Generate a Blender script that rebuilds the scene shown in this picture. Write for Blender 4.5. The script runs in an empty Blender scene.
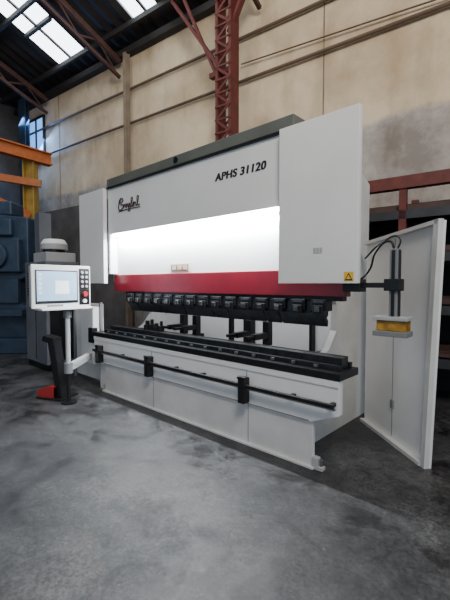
import bpy, bmesh, math, random
from mathutils import Vector, Matrix
random.seed(4)
S = bpy.context.scene
# ------------------------------------------------------------------ materials
def mat(name, col, rough=0.5, metal=0.0, noise=0.0, scale=5.0, col2=None, bump=0.0, detail=6.0, emit=None, estr=0.0, spec=0.5):
    m = bpy.data.materials.new(name); m.use_nodes = True
    nt = m.node_tree; b = nt.nodes['Principled BSDF']
    b.inputs['Base Color'].default_value = (*col, 1)
    b.inputs['Roughness'].default_value = rough
    b.inputs['Metallic'].default_value = metal
    b.inputs['Specular IOR Level'].default_value = spec
    if emit:
        b.inputs['Emission Color'].default_value = (*emit, 1)
        b.inputs['Emission Strength'].default_value = estr
    if noise > 0 or col2:
        tc = nt.nodes.new('ShaderNodeTexCoord'); n = nt.nodes.new('ShaderNodeTexNoise')
        n.inputs['Scale'].default_value = scale; n.inputs['Detail'].default_value = detail
        nt.links.new(tc.outputs['Object'], n.inputs['Vector'])
        r = nt.nodes.new('ShaderNodeValToRGB')
        c2 = col2 if col2 else tuple(c*(1-noise) for c in col)
        r.color_ramp.elements[0].position = 0.35; r.color_ramp.elements[0].color = (*c2, 1)
        r.color_ramp.elements[1].position = 0.65; r.color_ramp.elements[1].color = (*col, 1)
        nt.links.new(n.outputs['Fac'], r.inputs['Fac']); nt.links.new(r.outputs['Color'], b.inputs['Base Color'])
        if bump > 0:
            bp = nt.nodes.new('ShaderNodeBump'); bp.inputs['Strength'].default_value = bump
            bp.inputs['Distance'].default_value = 0.02
            nt.links.new(n.outputs['Fac'], bp.inputs['Height']); nt.links.new(bp.outputs['Normal'], b.inputs['Normal'])
    return m

M_white = mat('machine_white', (0.79, 0.80, 0.80), 0.36, noise=0.05, scale=2.5)
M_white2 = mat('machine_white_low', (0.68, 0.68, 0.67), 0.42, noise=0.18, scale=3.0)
M_cap = mat('cap_grey', (0.12, 0.13, 0.115), 0.5, noise=0.2, scale=4)
M_red = mat('ram_maroon', (0.20, 0.008, 0.022), 0.35, noise=0.2, scale=4)
M_black = mat('black_steel', (0.012, 0.013, 0.015), 0.38, metal=0.3, noise=0.3, scale=20)
M_dsteel = mat('dark_tool_steel', (0.05, 0.053, 0.06), 0.33, metal=0.8, noise=0.4, scale=16)
M_steel = mat('bright_steel', (0.35, 0.35, 0.36), 0.3, metal=0.9, noise=0.2, scale=10)
M_msteel = mat('mid_tool_steel', (0.15, 0.155, 0.165), 0.35, metal=0.8, noise=0.4, scale=12)
M_grey = mat('grey_paint', (0.20, 0.21, 0.22), 0.5, noise=0.15, scale=5)
M_seam = mat('seam_grey', (0.22, 0.22, 0.23), 0.5)
M_lgrey = mat('light_grey', (0.42, 0.43, 0.44), 0.45, noise=0.1, scale=5)
M_cab = mat('cabinet_grey', (0.14, 0.155, 0.18), 0.5, noise=0.2, scale=3)
M_dark = mat('dark_interior', (0.02, 0.021, 0.024), 0.8)
M_yel = mat('yellow_sticker', (0.75, 0.48, 0.03), 0.5)
M_amber = mat('laser_amber', (0.50, 0.27, 0.03), 0.25, noise=0.5, scale=18)
M_text = mat('text_black', (0.012, 0.012, 0.015), 0.5)
M_textred = mat('logo_dark', (0.035, 0.010, 0.012), 0.5)
M_led = mat('led_strip', (1, 1, 1), 0.5, emit=(0.93, 0.97, 1.0), estr=45)
M_sky = mat('skylight_sheet', (0.8, 0.85, 0.9), 0.5, emit=(0.84, 0.93, 1.0), estr=7.0)
M_win = mat('window_glow', (0.2, 0.4, 0.7), 0.3, emit=(0.15, 0.40, 0.90), estr=1.6)
M_pedred = mat('pedal_red', (0.36, 0.02, 0.02), 0.45)
M_orange = mat('crane_orange', (0.52, 0.14, 0.03), 0.55, noise=0.3, scale=6)
M_yellow = mat('crane_yellow', (0.45, 0.28, 0.05), 0.55, noise=0.3, scale=6)
M_rust = mat('column_redoxide', (0.14, 0.028, 0.023), 0.65, noise=0.35, scale=8)
M_rustd = mat('truss_brown', (0.085, 0.035, 0.026), 0.65, noise=0.35, scale=8)
M_teal = mat('press_paint', (0.025, 0.052, 0.095), 0.45, noise=0.4, scale=5)
M_bluerack = mat('rack_blue', (0.03, 0.035, 0.045), 0.6, noise=0.4, scale=6)
M_brown = mat('rack_brown', (0.07, 0.035, 0.028), 0.6, noise=0.4, scale=6)

def floor_mat():
    m = bpy.data.materials.new('stained_concrete'); m.use_nodes = True
    nt = m.node_tree; L = nt.links; b = nt.nodes['Principled BSDF']
    tc = nt.nodes.new('ShaderNodeTexCoord')
    def noise(sc, det, dist=0.0, rough=0.65, off=0.0):
        n = nt.nodes.new('ShaderNodeTexNoise'); n.inputs['Scale'].default_value = sc
        n.inputs['Detail'].default_value = det; n.inputs['Distortion'].default_value = dist
        n.inputs['Roughness'].default_value = rough
        mp = nt.nodes.new('ShaderNodeMapping'); mp.inputs['Location'].default_value = (off, off*0.7, off*0.3)
        L.new(tc.outputs['Object'], mp.inputs[0]); L.new(mp.outputs[0], n.inputs['Vector']); return n
    def ramp(src, p0, c0, p1, c1):
        r = nt.nodes.new('ShaderNodeValToRGB')
        r.color_ramp.elements[0].position = p0; r.color_ramp.elements[0].color = (*c0, 1)
        r.color_ramp.elements[1].position = p1; r.color_ramp.elements[1].color = (*c1, 1)
        L.new(src, r.inputs['Fac']); return r
    def mix(f, a, c, mode='MIX'):
        x = nt.nodes.new('ShaderNodeMix'); x.data_type = 'RGBA'; x.blend_type = mode
        x.inputs[0].default_value = f
        L.new(a, x.inputs[6]); L.new(c, x.inputs[7]); return x.outputs[2]
    n1 = noise(0.9, 12, 0.3, 0.70); n2 = noise(12, 12, 0, 0.85, 3); n3 = noise(2.6, 12, 0.4, 0.75, 7)
    n4 = noise(20, 6, 0.2, 0.7, 11); n5 = noise(55, 4, 0, 0.6, 5); n6 = noise(1.1, 12, 0.2, 0.75, 20)
    c1 = ramp(n1.outputs['Fac'], 0.40, (0.038, 0.039, 0.043), 0.60, (0.088, 0.089, 0.094))
    c2 = ramp(n2.outputs['Fac'], 0.36, (0.45,)*3, 0.62, (1.0,)*3)
    o = mix(1.0, c1.outputs['Color'], c2.outputs['Color'], 'MULTIPLY')
    c3 = ramp(n3.outputs['Fac'], 0.41, (0.25,)*3, 0.51, (1, 1, 1))
    o = mix(0.8, o, c3.outputs['Color'], 'MULTIPLY')
    c6 = ramp(n6.outputs['Fac'], 0.52, (0, 0, 0), 0.66, (0.055, 0.054, 0.053))
    o = mix(1.0, o, c6.outputs['Color'], 'ADD')
    c4 = ramp(n4.outputs['Fac'], 0.63, (0, 0, 0), 0.69, (0.08, 0.08, 0.08))
    o = mix(1.0, o, c4.outputs['Color'], 'ADD')
    c5 = ramp(n5.outputs['Fac'], 0.38, (0.5,)*3, 0.60, (1.08,)*3)
    o = mix(1.0, o, c5.outputs['Color'], 'MULTIPLY')
    L.new(o, b.inputs['Base Color'])
    r = ramp(n3.outputs['Fac'], 0.38, (0.32,)*3, 0.58, (0.65,)*3)
    L.new(r.outputs['Color'], b.inputs['Roughness'])
    bp = nt.nodes.new('ShaderNodeBump'); bp.inputs['Strength'].default_value = 0.4; bp.inputs['Distance'].default_value = 0.01
    L.new(n2.outputs['Fac'], bp.inputs['Height']); L.new(bp.outputs['Normal'], b.inputs['Normal'])
    return m
M_floor = floor_mat()

def wall_mat():
    m = bpy.data.materials.new('cream_wall_plaster'); m.use_nodes = True
    nt = m.node_tree; L = nt.links; b = nt.nodes['Principled BSDF']
    b.inputs['Roughness'].default_value = 0.8
    tc = nt.nodes.new('ShaderNodeTexCoord')
    n = nt.nodes.new('ShaderNodeTexNoise'); n.inputs['Scale'].default_value = 0.7; n.inputs['Detail'].default_value = 12
    n.inputs['Roughness'].default_value = 0.65
    L.new(tc.outputs['Object'], n.inputs['Vector'])
    sx = nt.nodes.new('ShaderNodeSeparateXYZ'); L.new(tc.outputs['Object'], sx.inputs[0])
    r = nt.nodes.new('ShaderNodeValToRGB')
    r.color_ramp.elements[0].position = 0.36; r.color_ramp.elements[0].color = (0.50, 0.38, 0.245, 1)
    r.color_ramp.elements[1].position = 0.60; r.color_ramp.elements[1].color = (0.72, 0.60, 0.43, 1)
    L.new(n.outputs['Fac'], r.inputs['Fac'])
    r2 = nt.nodes.new('ShaderNodeValToRGB')
    r2.color_ramp.elements[0].position = 0.38; r2.color_ramp.elements[0].color = (0.25, 0.22, 0.20, 1)
    r2.color_ramp.elements[1].position = 0.62; r2.color_ramp.elements[1].color = (0.48, 0.44, 0.40, 1)
    n2 = nt.nodes.new('ShaderNodeTexNoise'); n2.inputs['Scale'].default_value = 1.4; n2.inputs['Detail'].default_value = 12
    n2.inputs['Roughness'].default_value = 0.7
    L.new(tc.outputs['Object'], n2.inputs['Vector']); L.new(n2.outputs['Fac'], r2.inputs['Fac'])
    ad = nt.nodes.new('ShaderNodeMath'); ad.operation = 'MULTIPLY_ADD'
    ad.inputs[1].default_value = 0.5; L.new(n.outputs['Fac'], ad.inputs[0]); L.new(sx.outputs['Z'], ad.inputs[2])
    mr = nt.nodes.new('ShaderNodeMapRange'); mr.inputs['From Min'].default_value = 4.0; mr.inputs['From Max'].default_value = 4.1
    L.new(ad.outputs[0], mr.inputs['Value'])
    x = nt.nodes.new('ShaderNodeMix'); x.data_type = 'RGBA'
    L.new(mr.outputs[0], x.inputs[0]); L.new(r2.outputs['Color'], x.inputs[6]); L.new(r.outputs['Color'], x.inputs[7])
    mp = nt.nodes.new('ShaderNodeMapping'); mp.inputs['Scale'].default_value = (2.5, 2.5, 0.8)
    L.new(tc.outputs['Object'], mp.inputs[0])
    n3 = nt.nodes.new('ShaderNodeTexNoise'); n3.inputs['Scale'].default_value = 1.0; n3.inputs['Detail'].default_value = 10
    L.new(mp.outputs[0], n3.inputs['Vector'])
    r3 = nt.nodes.new('ShaderNodeValToRGB')
    r3.color_ramp.elements[0].position = 0.35; r3.color_ramp.elements[0].color = (0.78, 0.75, 0.70, 1)
    r3.color_ramp.elements[1].position = 0.5; r3.color_ramp.elements[1].color = (1, 1, 1, 1)
    L.new(n3.outputs['Fac'], r3.inputs['Fac'])
    y = nt.nodes.new('ShaderNodeMix'); y.data_type = 'RGBA'; y.blend_type = 'MULTIPLY'; y.inputs[0].default_value = 0.8
    L.new(x.outputs[2], y.inputs[6]); L.new(r3.outputs['Color'], y.inputs[7])
    L.new(y.outputs[2], b.inputs['Base Color'])
    return m
M_wall = wall_mat()
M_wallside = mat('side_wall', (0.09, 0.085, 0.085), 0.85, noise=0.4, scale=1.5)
M_roof = mat('roof_sheet', (0.030, 0.027, 0.027), 0.7, noise=0.4, scale=2)
M_block = mat('grey_blockwork', (0.13, 0.12, 0.115), 0.85, noise=0.35, scale=3)
M_trim = mat('wall_rail', (0.26, 0.20, 0.14), 0.7, noise=0.3, scale=4)
M_pipe = mat('wall_pipe', (0.14, 0.09, 0.06), 0.5, noise=0.2, scale=4)

# ------------------------------------------------------------------ helpers
I4 = Matrix.Identity(4)
def root(name, loc=(0, 0, 0)):
    e = bpy.data.objects.new(name, None); S.collection.objects.link(e)
    e.location = loc; e.empty_display_size = 0.2
    return e
def finish(name, bm, m, parent=None, bevel=0.0, smooth=False):
    me = bpy.data.meshes.new(name); bmesh.ops.recalc_face_normals(bm, faces=bm.faces)
    bm.to_mesh(me); bm.free()
    o = bpy.data.objects.new(name, me); S.collection.objects.link(o)
    for mm in (m if isinstance(m, (list, tuple)) else [m]): me.materials.append(mm)
    if smooth:
        for p in me.polygons: p.use_smooth = True
    if bevel > 0:
        md = o.modifiers.new('bevel', 'BEVEL'); md.width = bevel; md.segments = 2; md.limit_method = 'ANGLE'
    if parent:
        o.parent = parent; o.matrix_parent_inverse = Matrix.Translation(-Vector(parent.location))
    return o
def addbox(bm, x0, x1, y0, y1, z0, z1, M=I4):
    vs = [bm.verts.new(M @ Vector((x, y, z))) for z in (z0, z1) for (x, y) in ((x0, y0), (x1, y0), (x1, y1), (x0, y1))]
    for f in ((0, 3, 2, 1), (4, 5, 6, 7), (0, 1, 5, 4), (1, 2, 6, 5), (2, 3, 7, 6), (3, 0, 4, 7)):
        bm.faces.new([vs[i] for i in f])
def box(name, b, m, parent=None, bevel=0.0, M=I4):
    bm = bmesh.new(); addbox(bm, *b, M=M); return finish(name, bm, m, parent, bevel)
def boxes(name, bl, m, parent=None, bevel=0.0, M=I4):
    bm = bmesh.new()
    for b in bl: addbox(bm, *b, M=M)
    return finish(name, bm, m, parent, bevel)
def prism(name, pts, axis, a0, a1, m, parent=None, bevel=0.0, M=I4):
    bm = bmesh.new()
    def P(p, a):
        return M @ Vector({'y': (p[0], a, p[1]), 'x': (a, p[0], p[1]), 'z': (p[0], p[1], a)}[axis])
    A = [bm.verts.new(P(p, a0)) for p in pts]; B = [bm.verts.new(P(p, a1)) for p in pts]
    bm.faces.new(A); bm.faces.new(B[::-1]); n = len(pts)
    for i in range(n): bm.faces.new([A[i], B[i], B[(i+1) % n], A[(i+1) % n]])
    return finish(name, bm, m, parent, bevel)
def addcyl(bm, p0, p1, r, seg=20, r2=None, M=I4):
    p0 = Vector(p0); p1 = Vector(p1); d = p1-p0
    q = d.to_track_quat('Z', 'Y').to_matrix().to_4x4()
    T = M @ Matrix.Translation((p0+p1)/2) @ q
    bmesh.ops.create_cone(bm, cap_ends=True, segments=seg, radius1=r, radius2=r if r2 is None else r2, depth=d.length, matrix=T)
def cyl(name, p0, p1, r, m, parent=None, seg=24, r2=None, bevel=0.0, M=I4):
    bm = bmesh.new(); addcyl(bm, p0, p1, r, seg, r2, M); return finish(name, bm, m, parent, bevel)
def beam(bm, p0, p1, w, h, M=I4, up=Vector((0, 0, 1))):
    p0 = Vector(p0); p1 = Vector(p1); d = (p1-p0); L = d.length; d.normalize()
    s = d.cross(up); s = s.normalized() if s.length > 1e-4 else Vector((1, 0, 0))
    u = s.cross(d)
    R = Matrix((s, d, u)).transposed().to_4x4(); R.translation = p0
    addbox(bm, -w/2, w/2, 0, L, -h/2, h/2, M @ R)
def tube(name, pts, r, m, parent=None):
    c = bpy.data.curves.new(name, 'CURVE'); c.dimensions = '3D'; c.bevel_depth = r; c.bevel_resolution = 3
    s = c.splines.new('BEZIER'); s.bezier_points.add(len(pts)-1)
    for bp, p in zip(s.bezier_points, pts):
        bp.co = p; bp.handle_left_type = bp.handle_right_type = 'AUTO'
    c.materials.append(m); o = bpy.data.objects.new(name, c); S.collection.objects.link(o)
    if parent: o.parent = parent; o.matrix_parent_inverse = Matrix.Translation(-Vector(parent.location))
    return o
def text(name, body, loc, size, m, parent, rot=(math.pi/2, 0, 0), shear=0.0, sx=1.0, off=0.0):
    c = bpy.data.curves.new(name, 'FONT'); c.body = body; c.size = size; c.shear = shear
    c.extrude = 0.001; c.offset = off; c.materials.append(m); c.space_character = 1.08
    o = bpy.data.objects.new(name, c); S.collection.objects.link(o)
    o.rotation_euler = rot; o.location = loc; o.scale = (sx, 1, 1)
    o.parent = parent; o.matrix_parent_inverse = Matrix.Translation(-Vector(parent.location))
    return o

# ------------------------------------------------------------------ camera
CH = 1.4; F = 380.0
yaw = math.radians(42.9)
d = Vector((-math.sin(yaw), math.cos(yaw), 0)); r = Vector((math.cos(yaw), math.sin(yaw), 0))
cam = bpy.data.cameras.new('camera'); co = bpy.data.objects.new('camera', cam); S.collection.objects.link(co)
cam.sensor_fit = 'VERTICAL'; cam.sensor_height = 36; cam.sensor_width = 27; cam.lens = 36*F/600
co.location = (0, 0, CH); co.rotation_euler = (math.radians(90-2.5), 0, yaw)
cam.clip_start = 0.05
S.camera = co
def PX(px, py, z):
    t = (px-225)/F; p = d*z + r*(t*z); return Vector((p.x, p.y, CH-(py-283)/F*z))

# ------------------------------------------------------------------ room
W = Matrix(((0.993, -0.118, 0, -4.526), (0.118, 0.993, 0, 5.355), (0, 0, 1, 0), (0, 0, 0, 1)))
EAVE = 6.65; SL = 0.36
box('floor', (-20, 12, -14, 12, -0.2, 0), M_floor)
box('wall_back', (-8.2, 9, 0, 0.2, 0, EAVE), M_wall, M=W)
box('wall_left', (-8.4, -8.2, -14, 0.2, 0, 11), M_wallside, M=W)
def roofz(q): return EAVE+SL*q if q < 8 else EAVE+SL*8-SL*(q-8)
bm = bmesh.new()
sky = [(-5.2, -4.15), (-2.4, -1.65), (-1.0, -0.7)]
s = -8.3
edges = []
while s < 9: edges.append(s); s += 0.15
Q0 = 0.45
for q0, q1 in ((-0.3, 8), (8, 14.2)):
    for i in range(len(edges)-1):
        a, b_ = edges[i], edges[i+1]; mid = (a+b_)/2
        segs = [(q0, q1)]
        if q0 < 0:
            for (sa, sb) in sky:
                if sa <= mid <= sb: segs = [(-0.3, Q0), (Q0+5.88, 8)]
        za = 0.05 if i % 2 else 0.0; zb = 0.0 if i % 2 else 0.05
        for u, v in segs:
            vs = [bm.verts.new(W @ Vector((x, -q, roofz(q)+dz))) for x, q, dz in ((a, u, za), (b_, u, zb), (b_, v, zb), (a, v, za))]
            bm.faces.new(vs)
finish('ceiling', bm, M_roof)
sky_o = root('window_2', tuple(W @ Vector((-5, -3, 8))))
bm = bmesh.new(); bf = bmesh.new()
for sa, sb in sky:
    for k in range(7):
        q0 = Q0+k*0.84; q1 = q0+0.76
        vs = [bm.verts.new(W @ Vector((x, -q, roofz(q)+0.04))) for x, q in ((sa, q0), (sb, q0), (sb, q1), (sa, q1))]
        bm.faces.new(vs)
        beam(bf, (sa, -(q1+0.04), roofz(q1+0.04)+0.02), (sb, -(q1+0.04), roofz(q1+0.04)+0.02), 0.08, 0.08, W)
    if sb-sa > 0.5: beam(bf, ((sa+sb)/2, -Q0, roofz(Q0)+0.02), ((sa+sb)/2, -6.4, roofz(6.4)+0.02), 0.05, 0.05, W)
finish('skylight_sheets', bm, M_sky, sky_o); finish('skylight_bars', bf, M_roof, sky_o)
ro = root('roof_frame', tuple(W @ Vector((0, -3, 7))))
bm = bmesh.new()
for k in range(7):
    q = 0.5+k*1.2
    if q < 8: beam(bm, (-8.2, -q, roofz(q)-0.10), (9, -q, roofz(q)-0.10), 0.06, 0.10, W)
finish('purlins', bm, M_roof, ro)
bm = bmesh.new()
for s in (-6.4, -3.3, 0.4, 4.0):
    beam(bm, (s, -0.1, roofz(0.1)-0.25), (s, -8, roofz(8)-0.25), 0.08, 0.12, W)
    beam(bm, (s, -0.1, roofz(0.1)-0.60), (s, -8, roofz(8)-0.60), 0.06, 0.07, W)
    for k in range(16):
        qa = 0.2+k*0.48; qb = qa+0.48
        za, zb = (0.27, 0.58) if k % 2 else (0.58, 0.27)
        beam(bm, (s, -qa, roofz(qa)-za), (s, -qb, roofz(min(qb, 7.99))-zb), 0.03, 0.035, W)
finish('rafter_trusses', bm, M_rustd, ro)
po = root('wall_pipes', tuple(W @ Vector((0, -0.1, 5))))
bm = bmesh.new()
for z in (5.0, 5.75):
    addcyl(bm, (-8.1, -0.07, z), (9, -0.07, z), 0.028, 10, M=W)
addcyl(bm, (0.0, -0.07, 5.3), (9, -0.07, 4.75), 0.012, 8, M=W)
finish('pipes', bm, M_pipe, po)
boxes('trim_2', [(s, s+0.02, -0.008, 0, 3.6, EAVE) for s in (-6.0, 1.5)], M_trim, M=W)
box('trim_3', (-8.2, 9, -0.16, 0, EAVE-0.16, EAVE-0.02), M_roof, M=W)
box('wall_back_plinth', (-8.2, -3.0, -0.12, 0, 0, 3.4), M_block, M=W)
wo = root('window_1', tuple(W @ Vector((-7, 0, 5.8))))
box('glass', (-7.5, -6.75, -0.03, 0, 4.9, 6.1), M_win, wo, M=W)
boxes('window_frame', [(-7.56, -7.5, -0.06, 0, 4.84, 6.16), (-6.75, -6.69, -0.06, 0, 4.84, 6.16), (-7.5, -6.75, -0.06, 0, 4.84, 4.9), (-7.5, -6.75, -0.06, 0, 6.1, 6.16), (-7.15, -7.1, -0.06, 0, 4.9, 6.1)], M_roof, wo, M=W)

def hcol(name, s, w, m, z1=EAVE-0.2, off=-0.5, laced=True):
    o = root(name, tuple(W @ Vector((s, off, 0))))
    if not laced:
        boxes('column_section', [(s-w/2, s+w/2, off-0.06, off-0.05, 0, z1), (s-w/2, s+w/2, off+0.05, off+0.06, 0, z1), (s-0.012, s+0.012, off-0.05, off+0.05, 0, z1)], m, o, M=W)
    else:
        t = 0.05
        boxes('column_channels', [(s-w/2, s-w/2+t, off-0.12, off+0.12, 0, z1), (s+w/2-t, s+w/2, off-0.12, off+0.12, 0, z1)], m, o, M=W)
        bm = bmesh.new(); k = 0; z = 0.2
        while z < z1-0.3:
            for yy in (off-0.125, off+0.125):
                a = (s-w/2+0.02, yy, z) ; b2 = (s+w/2-0.02, yy, z+0.22)
                if k % 2: a, b2 = (s+w/2-0.02, yy, z), (s-w/2+0.02, yy, z+0.22)
                beam(bm, a, b2, 0.012, 0.04, W)
            beam(bm, (s-w/2, off-0.13, z), (s+w/2, off-0.13, z), 0.012, 0.03, W)
            z += 0.22; k += 1
        finish('lacing', bm, m, o)
        bm = bmesh.new()
        beam(bm, (s-0.05, off, 4.95), (s-1.25, off, 6.65), 0.10, 0.05, W)
        beam(bm, (s+0.05, off, 5.6), (s+0.7, off, 6.75), 0.10, 0.06, W)
        beam(bm, (s-0.35, off, 5.0), (s+0.12, off, 5.0), 0.10, 0.08, W)
        beam(bm, (s-0.25, off, 5.05), (s-1.05, off, 6.75), 0.05, 0.05, W)
        finish('knee_braces', bm, m, o)
    box('base_plate', (s-w*0.8, s+w*0.8, off-0.2, off+0.2, 0, 0.02), m, o, M=W)
    return o
hcol('steel_column', 0.0, 0.32, M_rust)
hcol('steel_column.001', -2.95, 0.09, M_trim, off=-0.2, laced=False)
hcol('steel_column.002', -6.9, 0.35, M_teal, off=-0.5, laced=False)

# ------------------------------------------------------------------ press brake
PB = root('press_brake', (-2.9, 3.0, 0))
BR = -1.22
PR = -1.44
prism('bed_apron', [(-4.70, 0.71), (-4.70, 0.46), (-4.50, 0.36), (PR, 0.36), (BR, 0.45), (BR, 0.71)], 'y', 2.50, 2.56, M_white, PB, 0.006)
prism('bed_plinth', [(-4.47, 0.0), (-4.45, 0.36), (PR, 0.36), (PR, 0.0)], 'y', 2.52, 2.56, M_white2, PB, 0.004)
box('plinth_foot_flange', (-4.50, PR+0.02, 2.49, 2.58, 0, 0.018), M_white2, PB, 0.003)
boxes('anchor_feet', [(PR, PR+0.05, 2.51, 2.56, 0.0, 0.09), (PR+0.05, PR+0.09, 2.51, 2.56, 0.0, 0.03), (-4.53, -4.47, 2.53, 2.60, 0.0, 0.08)], M_lgrey, PB, 0.004)
cyl('anchor_bolt', (PR+0.07, 2.535, 0.03), (PR+0.07, 2.535, 0.08), 0.012, M_steel, PB)
boxes('bed_seams', [(-4.44, PR-0.02, 2.4985, 2.50, 0.364, 0.372)] + [(x, x+0.007, 2.4985, 2.50, 0.37, 0.70) for x in (-3.43, -2.07)] + [(x, x+0.007, 2.5185, 2.52, 0.02, 0.355) for x in (-3.43, -2.07)], M_seam, PB)
boxes('bed_upper_ledge', [(-4.70, BR, 2.492, 2.50, 0.655, 0.70)], M_white, PB, 0.003)
box('bed_body', (-4.66, -1.58, 2.56, 2.80, 0.0, 0.70), M_white2, PB)
box('table_plate', (-4.72, BR+0.01, 2.49, 2.80, 0.705, 0.76), M_black, PB, 0.004)
boxes('table_underframe', [(-4.6, BR-0.12, 2.56, 2.78, 0.60, 0.705)], M_black, PB)
boxes('die_holder', [(-4.55, BR-0.03, 2.56, 2.60, 0.76, 0.80), (-4.55, BR-0.03, 2.74, 2.78, 0.76, 0.80)], M_dsteel, PB, 0.004)
dl = []
x = -4.5
while x < BR-0.06:
    dl.append((x, min(x+0.41, BR-0.04), 2.62, 2.73, 0.76, 0.845)); x += 0.415
boxes('v_die_segments', dl, M_dsteel, PB, 0.005)
boxes('v_die_lips', [(-4.5, BR-0.04, 2.62, 2.63, 0.845, 0.849), (-4.5, BR-0.04, 2.72, 2.73, 0.845, 0.849), (-4.5, BR-0.04, 2.49, 2.495, 0.757, 0.762)], M_msteel, PB)
boxes('die_clamp_bolts', [(x, x+0.03, 2.545, 2.56, 0.77, 0.79) for x in [-4.45+0.2*i for i in range(16)]], M_steel, PB)
# loose punch pieces parked on the die
bl = []
for x, w, h in ((-3.78, 0.07, 0.11), (-3.68, 0.05, 0.13), (-3.60, 0.06, 0.09), (-3.50, 0.04, 0.12)):
    bl += [(x, x+w, 2.645, 2.705, 0.849, 0.849+h*0.55), (x+0.01, x+w-0.01, 2.66, 2.69, 0.849+h*0.55, 0.849+h)]
boxes('loose_punch_tools', bl, M_black, PB, 0.003)
box('front_support_rail', (-4.62, BR-0.01, 2.425, 2.455, 0.52, 0.55), M_black, PB, 0.004)
box('front_rail_track', (-4.62, BR-0.01, 2.455, 2.47, 0.50, 0.512), M_steel, PB)
bl = []
for x in (-4.5, -3.43, -2.07):
    bl += [(x-0.035, x+0.035, 2.42, 2.50, 0.38, 0.60), (x-0.045, x+0.045, 2.42, 2.46, 0.585, 0.61)]
boxes('rail_brackets', bl, M_black, PB, 0.006)
boxes('rail_spacers', [(x, x+0.03, 2.455, 2.50, 0.525, 0.55) for x in (-4.0, -3.0, -2.6, -1.6, -1.27)], M_black, PB)
# ram
RR = -1.255
box('ram_upper', (-4.42, RR, 2.66, 2.74, 1.51, 2.45), M_white, PB)
box('ram_red_band', (-4.42, RR, 2.645, 2.745, 1.30, 1.51), M_red, PB, 0.004)
box('ram_lower_rail', (-4.2, RR-0.03, 2.67, 2.74, 1.265, 1.30), M_black, PB)
cl = []; wl = []; lv = []; rl = []; x = -4.12
while x < -1.5:
    w = 0.13
    cl.append((x, x+w, 2.635, 2.74, 1.185, 1.275)); cl.append((x+0.02, x+w-0.02, 2.62, 2.64, 1.165, 1.23))
    wl.append((x+0.045, x+0.085, 2.600, 2.62, 1.18, 1.22)); lv.append((x+0.02, x+w-0.02, 2.630, 2.635, 1.25, 1.265))
    rl.append((x-0.045, x-0.005, 2.65, 2.70, 1.175, 1.265))
    x += 0.185
boxes('punch_clamps', cl, M_black, PB, 0.006)
boxes('clamp_wedges', wl, M_msteel, PB, 0.004)
boxes('clamp_highlights', lv, M_msteel, PB)  # lighter steel strips added to give the black clamps highlights
boxes('clamp_spacers', rl, M_dsteel, PB, 0.004)
x = -4.14
bm = bmesh.new(); wds = [0.2, 0.415, 0.1, 0.3, 0.415, 0.2, 0.415, 0.15, 0.415]
i = 0
while x < -1.5:
    w = wds[i % len(wds)]; x1 = min(x+w, -1.42)
    prof = [(2.66, 1.20), (2.74, 1.20), (2.74, 1.15), (2.715, 1.13), (2.74, 1.105), (2.735, 1.07), (2.728, 1.06), (2.70, 1.10), (2.66, 1.16)]
    A = [bm.verts.new((x, p[0], p[1])) for p in prof]; B = [bm.verts.new((x1, p[0], p[1])) for p in prof]
    bm.faces.new(A); bm.faces.new(B[::-1])
    for k in range(len(prof)): bm.faces.new([A[k], B[k], B[(k+1) % len(prof)], A[(k+1) % len(prof)]])
    x = x1+0.012; i += 1
finish('punch_segments', bm, M_dsteel, PB)
# upper cover box
CR = -1.66
boxes('upper_cover', [(-4.40, CR, 2.555, 3.35, 2.02, 2.585), (-4.40, -4.36, 2.555, 2.66, 1.52, 2.02)], M_white, PB, 0.006)
box('upper_cap', (-4.41, CR+0.015, 2.545, 3.36, 2.585, 2.71), M_cap, PB, 0.006)
box('cap_lip', (-4.41, CR+0.015, 2.535, 2.545, 2.585, 2.605), M_black, PB)
cyl('cap_vent', (-3.05, 2.535, 2.66), (-3.05, 2.545, 2.66), 0.03, M_black, PB)
box('led_strip', (-4.33, -1.80, 2.575, 2.615, 1.990, 2.019), M_led, PB)
def ear(nm, x0, x1):
    boxes(nm, [(x0, x1, 2.50, 2.515, 1.40, 2.60), (x0, x0+0.012, 2.515, 2.60, 1.40, 2.60), (x1-0.012, x1, 2.515, 2.55, 1.40, 2.60),
               (x0+0.012, x1-0.012, 2.515, 2.55, 2.588, 2.60), (x0+0.012, x1-0.012, 2.515, 2.55, 1.40, 1.412)], M_white, PB, 0.003)
ear('side_cover_right', -1.745, -1.10)
ear('side_cover_left', -5.06, -4.42)
cpts = [(2.83, 0.0), (4.05, 0.0), (4.05, 2.45), (3.7, 2.6), (2.75, 2.6), (2.75, 1.42), (3.25, 1.36), (3.33, 1.2), (3.33, 0.95), (3.2, 0.8), (2.98, 0.70), (2.98, 0.36), (2.82, 0.30)]
for nm, x0 in (('c_frame_right', -1.72), ('c_frame_left', -4.62)):
    prism(nm, cpts, 'x', x0, x0+0.06, M_white2, PB)
for nm, x in (('hydraulic_cylinder_right', -1.57), ('hydraulic_cylinder_left', -4.75)):
    cyl(nm, (x, 2.82, 1.62), (x, 2.82, 2.3), 0.07, M_grey, PB)
boxes('cylinder_mounts', [(-1.66, -1.55, 2.76, 2.88, 1.75, 2.3), (-5.0, -4.62, 2.78, 3.0, 1.75, 2.3)], M_white2, PB)
boxes('rear_cover', [(-4.56, -1.72, 4.0, 4.03, 0.15, 2.4)], M_white, PB)
boxes('rear_door_frames', [(x, x+0.04, 3.975, 4.0, 0.2, 1.6) for x in (-4.3, -3.35, -3.2, -2.3, -1.8)] + [(-4.3, -1.76, 3.975, 4.0, 0.2, 0.25), (-4.3, -1.76, 3.975, 4.0, 1.3, 1.33)], M_black, PB)
boxes('rear_cross_beam', [(-4.56, -1.72, 3.3, 3.45, 1.9, 2.3)], M_white2, PB)
boxes('backgauge_beam', [(-4.45, -1.80, 3.32, 3.38, 0.66, 0.72)], M_dsteel, PB, 0.004)
bl = []
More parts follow.
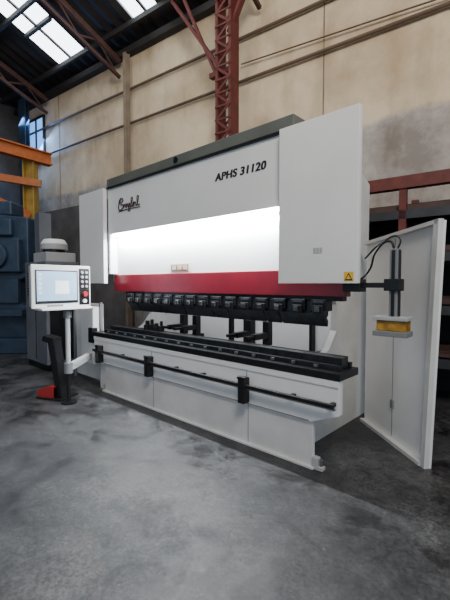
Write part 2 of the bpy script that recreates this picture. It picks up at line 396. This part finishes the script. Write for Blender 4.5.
for x in (-3.9, -3.65, -2.75, -2.5):
    bl += [(x-0.035, x+0.035, 3.12, 3.42, 0.80, 0.86), (x-0.025, x+0.025, 3.0, 3.14, 0.82, 0.85), (x-0.04, x+0.04, 3.34, 3.42, 0.72, 0.98)]
boxes('backgauge_fingers', bl, M_black, PB, 0.004)
boxes('backgauge_rails', [(-4.2, -4.1, 3.0, 3.95, 0.55, 0.65), (-2.1, -2.0, 3.0, 3.95, 0.55, 0.65)], M_black, PB)
boxes('backgauge_posts', [(-3.1, -3.06, 3.40, 3.46, 0.5, 1.25), (-2.95, -2.91, 3.55, 3.6, 0.5, 1.2), (-2.05, -2.02, 3.5, 3.55, 0.5, 1.3)], M_black, PB)
# stickers & lettering
boxes('label_rect_ear', [(-1.435, -1.415, 2.4975, 2.4995, 1.62, 1.66), (-1.41, -1.39, 2.4975, 2.4995, 1.62, 1.66), (-1.385, -1.365, 2.4975, 2.4995, 1.62, 1.66)], M_lgrey, PB)
box('warning_backplate', (-1.195, -1.125, 2.4985, 2.4995, 1.415, 1.48), M_yel, PB)
prism('warning_triangle', [(-1.189, 1.422), (-1.131, 1.422), (-1.16, 1.473)], 'y', 2.4965, 2.4985, M_text, PB)
prism('warning_triangle_core', [(-1.177, 1.43), (-1.143, 1.43), (-1.16, 1.460)], 'y', 2.4955, 2.4965, M_yel, PB)
box('data_plate', (-3.28, -2.98, 2.655, 2.66, 1.53, 1.61), M_lgrey, PB)
box('data_plate_print', (-3.27, -2.99, 2.653, 2.655, 1.54, 1.60), M_amber, PB)
for k in range(3):
    box('data_plate_icon_%d' % k, (-3.25+k*0.09, -3.19+k*0.09, 2.651, 2.653, 1.547, 1.593), M_lgrey, PB)
for k, dx in enumerate((0.0, 0.007)):
    text('model_lettering' if k == 0 else 'model_lettering_weight', 'APHS 31120', (-2.50+dx, 2.5535-0.0004*k, 2.345), 0.096, M_text, PB, shear=0.15, sx=1.10, off=0.002)
def script(nm, pts, rr, m):
    tube(nm, [(-4.15+u*0.46, 2.551, 2.29+v*0.14) for u, v in pts], rr, m, PB)
script('logo_capital', [(0.02, 0.55), (0.10, 0.95), (0.22, 0.8), (0.12, 0.5), (0.24, 0.35), (0.15, 0.02), (0.02, 0.12), (0.10, 0.9)], 0.008, M_textred)
script('logo_letters', [(0.26, 0.15), (0.33, 0.42), (0.36, 0.1), (0.42, 0.42), (0.47, 0.1), (0.52, 0.42), (0.48, -0.25), (0.58, 0.2), (0.64, 0.85), (0.62, 0.08), (0.72, 0.42), (0.70, 0.08), (0.78, 0.40), (0.82, 0.08), (0.90, 0.85), (0.90, 0.08), (0.98, 0.15)], 0.006, M_textred)
script('logo_flourish', [(0.0, -0.12), (0.4, -0.05), (1.0, -0.10)], 0.005, M_text)
# swung-open side guard
gA = Vector((-1.56, 3.77, 0)); gB = Vector((-0.788, 3.112, 0))
gd = (gB-gA); gL = gd.length; gd.normalize(); gn = Vector((gd.y, -gd.x, 0))
if gn.dot(-gA) < 0: gn = -gn
G = Matrix(((gd.x, gn.x, 0, gA.x), (gd.y, gn.y, 0, gA.y), (0, 0, 1, 0), (0, 0, 0, 1)))
prism('guard_door_panel', [(0, 0.0), (gL, 0.0), (gL+0.10, 1.85), (0, 1.80)], 'y', -0.02, 0.0, M_white, PB, M=G)
prism('guard_door_edge', [(gL-0.045, 0.0), (gL, 0.0), (gL+0.10, 1.86), (gL+0.045, 1.86)], 'y', 0.0, 0.04, M_white2, PB, M=G)
prism('guard_door_top', [(0, 1.78), (gL+0.09, 1.83), (gL+0.09, 1.86), (0, 1.81)], 'y', 0.0, 0.04, M_white2, PB, M=G)
boxes('guard_seam', [(0.50, 0.506, 0.0, 0.003, 0.05, 1.79)], M_seam, PB, M=G)
boxes('guard_hinges', [(0.49, 0.53, 0.0, 0.015, z, z+0.07) for z in (0.3, 1.6)], M_grey, PB, M=G)
boxes('guard_bottom', [(0.0, gL-0.05, 0.0, 0.05, 0.0, 0.03)], M_white2, PB, M=G)
# laser arm at right
box('laser_arm_horizontal', (-1.235, -0.86, 2.62, 2.66, 1.37, 1.405), M_black, PB, 0.004)
box('laser_arm_block', (-1.255, -1.12, 2.60, 2.70, 1.34, 1.43), M_black, PB, 0.004)
box('laser_post', (-0.925, -0.87, 2.60, 2.66, 1.15, 1.63), M_grey, PB, 0.004)
boxes('laser_post_slot', [(-0.908, -0.888, 2.594, 2.60, 1.18, 1.62), (-0.868, -0.865, 2.61, 2.65, 1.18, 1.62)], M_black, PB)
box('laser_post_clamp', (-0.955, -0.85, 2.585, 2.67, 1.35, 1.43), M_black, PB, 0.004)
box('laser_head', (-0.99, -0.80, 2.56, 2.66, 1.085, 1.155), M_amber, PB, 0.006)
box('laser_head_base', (-1.01, -0.79, 2.545, 2.675, 1.05, 1.085), M_grey, PB, 0.004)
box('laser_head_cap', (-1.01, -0.79, 2.545, 2.675, 1.155, 1.18), M_lgrey, PB, 0.004)
tube('laser_cable', [(-0.90, 2.62, 1.62), (-0.93, 2.62, 1.68), (-1.03, 2.64, 1.62), (-1.08, 2.66, 1.50), (-1.16, 2.68, 1.42)], 0.008, M_black, PB)
tube('laser_cable_b', [(-0.89, 2.62, 1.60), (-0.87, 2.62, 1.70), (-1.0, 2.66, 1.68), (-1.14, 2.72, 1.58)], 0.006, M_black, PB)
# left guard and bracket
boxes('guard_panel_left', [(-5.55, -4.78, 2.66, 2.69, 0.05, 1.12)], M_white2, PB, 0.004)
boxes('guard_panel_left_frame', [(-5.57, -5.53, 2.63, 2.66, 0.0, 1.14), (-4.80, -4.76, 2.63, 2.66, 0.0, 1.14)], M_grey, PB)
boxes('side_box_left', [(-5.15, -4.80, 2.54, 2.63, 0.30, 1.08)], M_white, PB, 0.006)
boxes('laser_receiver_left', [(-4.86, -4.76, 2.50, 2.58, 0.60, 0.80), (-4.9, -4.72, 2.52, 2.56, 0.66, 0.70)], M_black, PB)

def area(nm, loc, sx, sy, en, col, rot=None, target=None, parent=None):
    l = bpy.data.lights.new(nm, 'AREA'); l.shape = 'RECTANGLE'; l.size = sx; l.size_y = sy; l.energy = en; l.color = col
    o = bpy.data.objects.new(nm, l); S.collection.objects.link(o); o.location = loc
    o.rotation_euler = rot if rot else (Vector(target)-Vector(loc)).to_track_quat('-Z', 'Y').to_euler()
    if parent: o.parent = parent; o.matrix_parent_inverse = Matrix.Translation(-Vector(parent.location))
    return o
area('led_lamp', (-3.05, 2.595, 1.982), 2.5, 0.04, 125, (0.93, 0.97, 1), rot=(math.radians(12), 0, 0), parent=PB)
area('backgauge_fill', (-3.1, 3.2, 1.85), 2.4, 0.1, 18, (0.95, 0.97, 1), rot=(math.radians(35), 0, 0), parent=PB)  # added fill to brighten the inside behind the ram, not a machine fixture

# ------------------------------------------------------------------ control panel
c = PX(62, 286, 4.3)
to = -Vector((c.x, c.y, 0)).normalized()
nrm = (Matrix.Rotation(math.radians(28), 3, 'Z') @ to)
xa = Vector((-nrm.y, nrm.x, 0))
k_ = 0.90
CPm = Matrix(((xa.x*k_, -nrm.x*k_, 0, c.x), (xa.y*k_, -nrm.y*k_, 0, c.y), (0, 0, k_, c.z), (0, 0, 0, 1)))
zf = -c.z/k_
CP = root('control_panel', (c.x, c.y, 0))
def cpb(nm, b, m, bv=0.0): return box(nm, b, m, CP, bv, M=CPm)
cpb('housing', (-0.37, 0.37, 0.0, 0.09, -0.25, 0.25), M_lgrey, 0.015)
cpb('front_bezel', (-0.385, 0.385, -0.02, 0.0, -0.265, 0.265), M_white, 0.01)
cpb('screen_border', (-0.34, 0.20, -0.026, -0.02, -0.21, 0.20), M_black)
M_scr = mat('screen', (0.3, 0.5, 0.7), 0.2, emit=(0.42, 0.58, 0.80), estr=1.0, noise=0.3, scale=6)
cpb('screen', (-0.325, 0.185, -0.030, -0.026, -0.195, 0.185), M_scr)
M_scr2 = mat('screen_icons', (0.8, 0.85, 0.9), 0.3, emit=(0.75, 0.85, 0.95), estr=0.9)
boxes('screen_icons', [(-0.30, -0.27, -0.032, -0.030, 0.13-0.055*i, 0.16-0.055*i) for i in range(5)] + [(-0.10, 0.08, -0.032, -0.030, -0.09, 0.07)], M_scr2, CP, M=CPm)
cpb('taskbar', (-0.325, 0.185, -0.032, -0.030, -0.195, -0.175), M_black)
cpb('button_strip', (0.22, 0.365, -0.026, -0.02, -0.24, 0.23), M_black)
bm = bmesh.new()
for i in range(4):
    for j in (0.26, 0.32):
        addcyl(bm, (j, -0.026, 0.18-0.06*i), (j, -0.042, 0.18-0.06*i), 0.017, 14, M=CPm)
finish('push_buttons', bm, M_lgrey, CP)
cyl('emergency_stop', (0.29, -0.026, -0.10), (0.29, -0.07, -0.10), 0.032, M_pedred, CP, M=CPm)
cyl('mode_knob', (0.29, -0.026, -0.19), (0.29, -0.05, -0.19), 0.025, M_white, CP, M=CPm)
boxes('maker_plate', [(-0.2, 0.0, -0.024, -0.02, -0.248, -0.225)], M_grey, CP, M=CPm)
boxes('lower_tray', [(-0.30, 0.36, -0.10, 0.1, -0.29, -0.265)], M_white, CP, 0.005, M=CPm)
cyl('swivel_column', (0.10, 0.06, zf+0.42), (0.10, 0.06, -0.29), 0.03, M_lgrey, CP, M=CPm)
cyl('swivel_joint', (0.10, 0.06, -0.40), (0.10, 0.06, -0.29), 0.05, M_grey, CP, M=CPm)
a0 = CPm @ Vector((0.10, 0.06, zf+0.46)); a1 = Vector((-4.95, 2.60, a0.z))
bm = bmesh.new(); beam(bm, a0, a1, 0.07, 0.08); finish('support_arm', bm, M_lgrey, CP, 0.005)
cyl('arm_pivot', (a0.x, a0.y, a0.z-0.06), (a0.x, a0.y, a0.z+0.06), 0.05, M_grey, CP)
cyl('support_leg', (a0.x, a0.y, 0.0), (a0.x, a0.y, a0.z-0.06), 0.022, M_black, CP)
cyl('support_leg_foot', (a0.x, a0.y, 0.0), (a0.x, a0.y, 0.02), 0.09, M_black, CP)

# ------------------------------------------------------------------ foot pedal
p = PX(52, 398, 4.62); p.z = 0
FP = root('foot_pedal', (p.x, p.y, 0))
FM = Matrix(((r.x, d.x, 0, p.x), (r.y, d.y, 0, p.y), (0, 0, 1, 0), (0, 0, 0, 1))) @ Matrix.Rotation(math.radians(-20), 4, 'Z')
box('base_plate', (-0.17, 0.20, -0.12, 0.20, 0, 0.025), M_black, FP, 0.006, M=FM)
prism('pedal_hood', [(-0.16, 0.025), (0.08, 0.025), (0.08, 0.16), (0.0, 0.16), (-0.16, 0.10)], 'y', -0.10, -0.085, M_pedred, FP, M=FM)
prism('pedal_hood_far', [(-0.16, 0.025), (0.08, 0.025), (0.08, 0.16), (0.0, 0.16), (-0.16, 0.10)], 'y', 0.105, 0.12, M_pedred, FP, M=FM)
prism('pedal_hood_top', [(-0.16, 0.10), (0.0, 0.16), (0.08, 0.16), (0.08, 0.145), (0.0, 0.145), (-0.16, 0.085)], 'y', -0.085, 0.105, M_pedred, FP, M=FM)
prism('treadle', [(-0.15, 0.04), (0.05, 0.07), (0.05, 0.085), (-0.15, 0.055)], 'y', -0.06, 0.08, M_black, FP, M=FM)
prism('carry_post', [(0.08, 0.025), (0.17, 0.025), (0.06, 0.72), (-0.05, 0.74)], 'y', -0.05, 0.07, M_black, FP, 0.006, M=FM)
prism('post_handle', [(-0.12, 0.70), (0.06, 0.66), (0.06, 0.74), (-0.10, 0.77)], 'y', -0.06, 0.08, M_black, FP, 0.006, M=FM)

# ------------------------------------------------------------------ electrical cabinet
EC = root('electrical_cabinet', (-6.5, 2.7, 0))
box('cabinet_body', (-6.95, -6.10, 2.45, 3.0, 0.1, 1.75), M_cab, EC, 0.01)
box('cabinet_plinth', (-6.93, -6.12, 2.47, 2.98, 0, 0.1), M_black, EC)
boxes('door_seams', [(-6.53, -6.52, 2.445, 2.45, 0.16, 1.7), (-6.10, -6.095, 2.5, 2.95, 0.16, 1.7)], M_black, EC)
boxes('vent_grille', [(-6.85, -6.62, 2.442, 2.45, 1.2+0.05*i, 1.225+0.05*i) for i in range(8)], M_black, EC)
box('door_handle', (-6.48, -6.45, 2.42, 2.45, 0.95, 1.15), M_black, EC)
box('cable_trunk', (-6.9, -6.7, 2.6, 2.8, 1.75, 2.6), M_cab, EC)
box('equipment_box', (-6.66, -6.14, 2.48, 2.96, 1.75, 1.90), M_lgrey, EC, 0.01)
cyl('fan_drum_base', (-6.36, 2.70, 1.90), (-6.36, 2.70, 1.95), 0.17, M_black, EC, 32)
cyl('fan_drum', (-6.36, 2.70, 1.95), (-6.36, 2.70, 2.04), 0.21, M_lgrey, EC, 32, bevel=0.01)
cyl('fan_drum_cap', (-6.36, 2.70, 2.04), (-6.36, 2.70, 2.12), 0.21, M_white, EC, 32, r2=0.16, bevel=0.01)

# ------------------------------------------------------------------ mechanical press (far left)
q = PX(6, 300, 7.8)
MP = root('mechanical_press', (q.x, q.y, 0))
PM = Matrix(((r.x, d.x, 0, q.x), (r.y, d.y, 0, q.y), (0, 0, 1, 0), (0, 0, 0, 1)))
prism('press_frame', [(-0.9, 0), (0.48, 0), (0.48, 0.9), (0.25, 1.0), (0.25, 1.45), (0.48, 1.55), (0.48, 2.75), (-0.7, 2.85), (-0.9, 2.6)], 'y', 0.0, 0.8, M_teal, MP, 0.03, M=PM)
boxes('side_housing', [(-0.55, 0.38, -0.18, 0.0, 1.62, 2.30), (-0.5, 0.2, -0.12, 0.0, 2.36, 2.70)], M_teal, MP, 0.03, M=PM)
cyl('flywheel', (-0.10, -0.26, 1.95), (-0.10, -0.18, 1.95), 0.26, M_teal, MP, 36, bevel=0.02, M=PM)
cyl('flywheel_hub', (-0.10, -0.32, 1.95), (-0.10, -0.26, 1.95), 0.07, M_grey, MP, M=PM)
boxes('press_ram', [(-0.2, 0.3, -0.1, 0.0, 1.0, 1.5), (-0.5, 0.5, -0.35, 0.0, 0.75, 0.88)], M_teal, MP, 0.01, M=PM)
boxes('press_motor', [(-0.5, 0.1, 0.1, 0.6, 2.80, 3.1)], M_teal, MP, 0.04, M=PM)
boxes('press_base', [(-0.9, 0.6, -0.3, 0.9, 0, 0.3)], M_teal, MP, 0.02, M=PM)

# ------------------------------------------------------------------ jib crane
k = PX(33, 283, 9.2)
JC = root('jib_crane', (k.x, k.y, 0))
JM = Matrix(((r.x, d.x, 0, k.x), (r.y, d.y, 0, k.y), (0, 0, 1, 0), (0, 0, 0, 1)))
boxes('mast', [(-0.13, -0.10, -0.12, 0.12, 0, 4.6), (0.10, 0.13, -0.12, 0.12, 0, 4.6), (-0.10, 0.10, -0.015, 0.015, 0, 4.6)], M_yellow, JC, M=JM)
bm = bmesh.new(); beam(bm, (0.4, 0.2, 4.4), (-1.6, -2.2, 4.5), 0.05, 0.24, JM); beam(bm, (0.4, 0.2, 4.53), (-1.6, -2.2, 4.63), 0.2, 0.03, JM); beam(bm, (0.4, 0.2, 4.27), (-1.6, -2.2, 4.37), 0.2, 0.03, JM)
finish('jib_beam', bm, M_orange, JC)
bm = bmesh.new(); beam(bm, (0.0, -0.1, 3.0), (-1.4, -1.6, 3.7), 0.12, 0.20, JM); beam(bm, (0.3, -0.1, 3.75), (-1.2, -0.6, 3.9), 0.1, 0.16, JM)
finish('jib_strut', bm, M_orange, JC)
box('mast_foot', (-0.3, 0.3, -0.3, 0.3, 0, 0.04), M_yellow, JC, M=JM)

# ------------------------------------------------------------------ storage rack at right
SR = root('storage_rack', tuple(W @ Vector((3.0, -0.7, 0))))
bl = []
for s in (1.4, 2.9, 4.4, 5.9):
    for o_ in (-1.0, -0.25): bl.append((s-0.04, s+0.04, o_-0.04, o_+0.04, 0, 2.5))
boxes('uprights', bl, M_rust, SR, M=W)
bl = []
for z in (0.5, 1.1, 1.7, 2.2):
    bl += [(1.36, 5.94, -1.04, -0.98, z-0.05, z+0.05), (1.36, 5.94, -0.27, -0.21, z-0.05, z+0.05), (1.36, 5.94, -0.98, -0.27, z, z+0.02)]
boxes('shelves', bl, M_bluerack, SR, M=W)
boxes('top_beam', [(1.10, 5.94, -1.06, -0.94, 2.50, 2.64)], M_rust, SR, M=W)
bl = []
for z in (0.56, 1.16, 1.76, 2.26):
    for i in range(5):
        h = random.uniform(0.03, 0.10); o_ = -0.95+0.13*i
        bl.append((1.45+random.uniform(0, 0.3), 5.7, o_, o_+0.09, z+0.005, z+h))
boxes('stored_profiles', bl, M_brown, SR, M=W)
box('rack_back_sheet', (1.36, 5.94, -0.20, -0.17, 0, 2.45), M_dark, SR, M=W)

# ------------------------------------------------------------------ light
w = bpy.data.worlds.new('world'); S.world = w; w.use_nodes = True
bg = w.node_tree.nodes['Background']; bg.inputs[0].default_value = (0.74, 0.85, 1.0, 1); bg.inputs[1].default_value = 0.78
area('wall_fill', (1.5, -0.5, 6.2), 2, 2, 400, (1, 0.92, 0.82), target=tuple(W @ Vector((2.2, 0, 4.6))))  # unseen fill light added to brighten the right of the back wall
area('wall_fill.001', (-4.0, 1.5, 7.2), 2, 2, 85, (1.0, 0.94, 0.86), target=tuple(W @ Vector((-3.5, 0, 4.8))))  # second added fill, lifts the left of the back wall; no fixture hangs here
area('window_light', tuple(W @ Vector((-6.9, -0.2, 5.5))), 0.7, 1.1, 130, (0.2, 0.45, 1.0), target=tuple(W @ Vector((-4.5, -4, 2.0))))
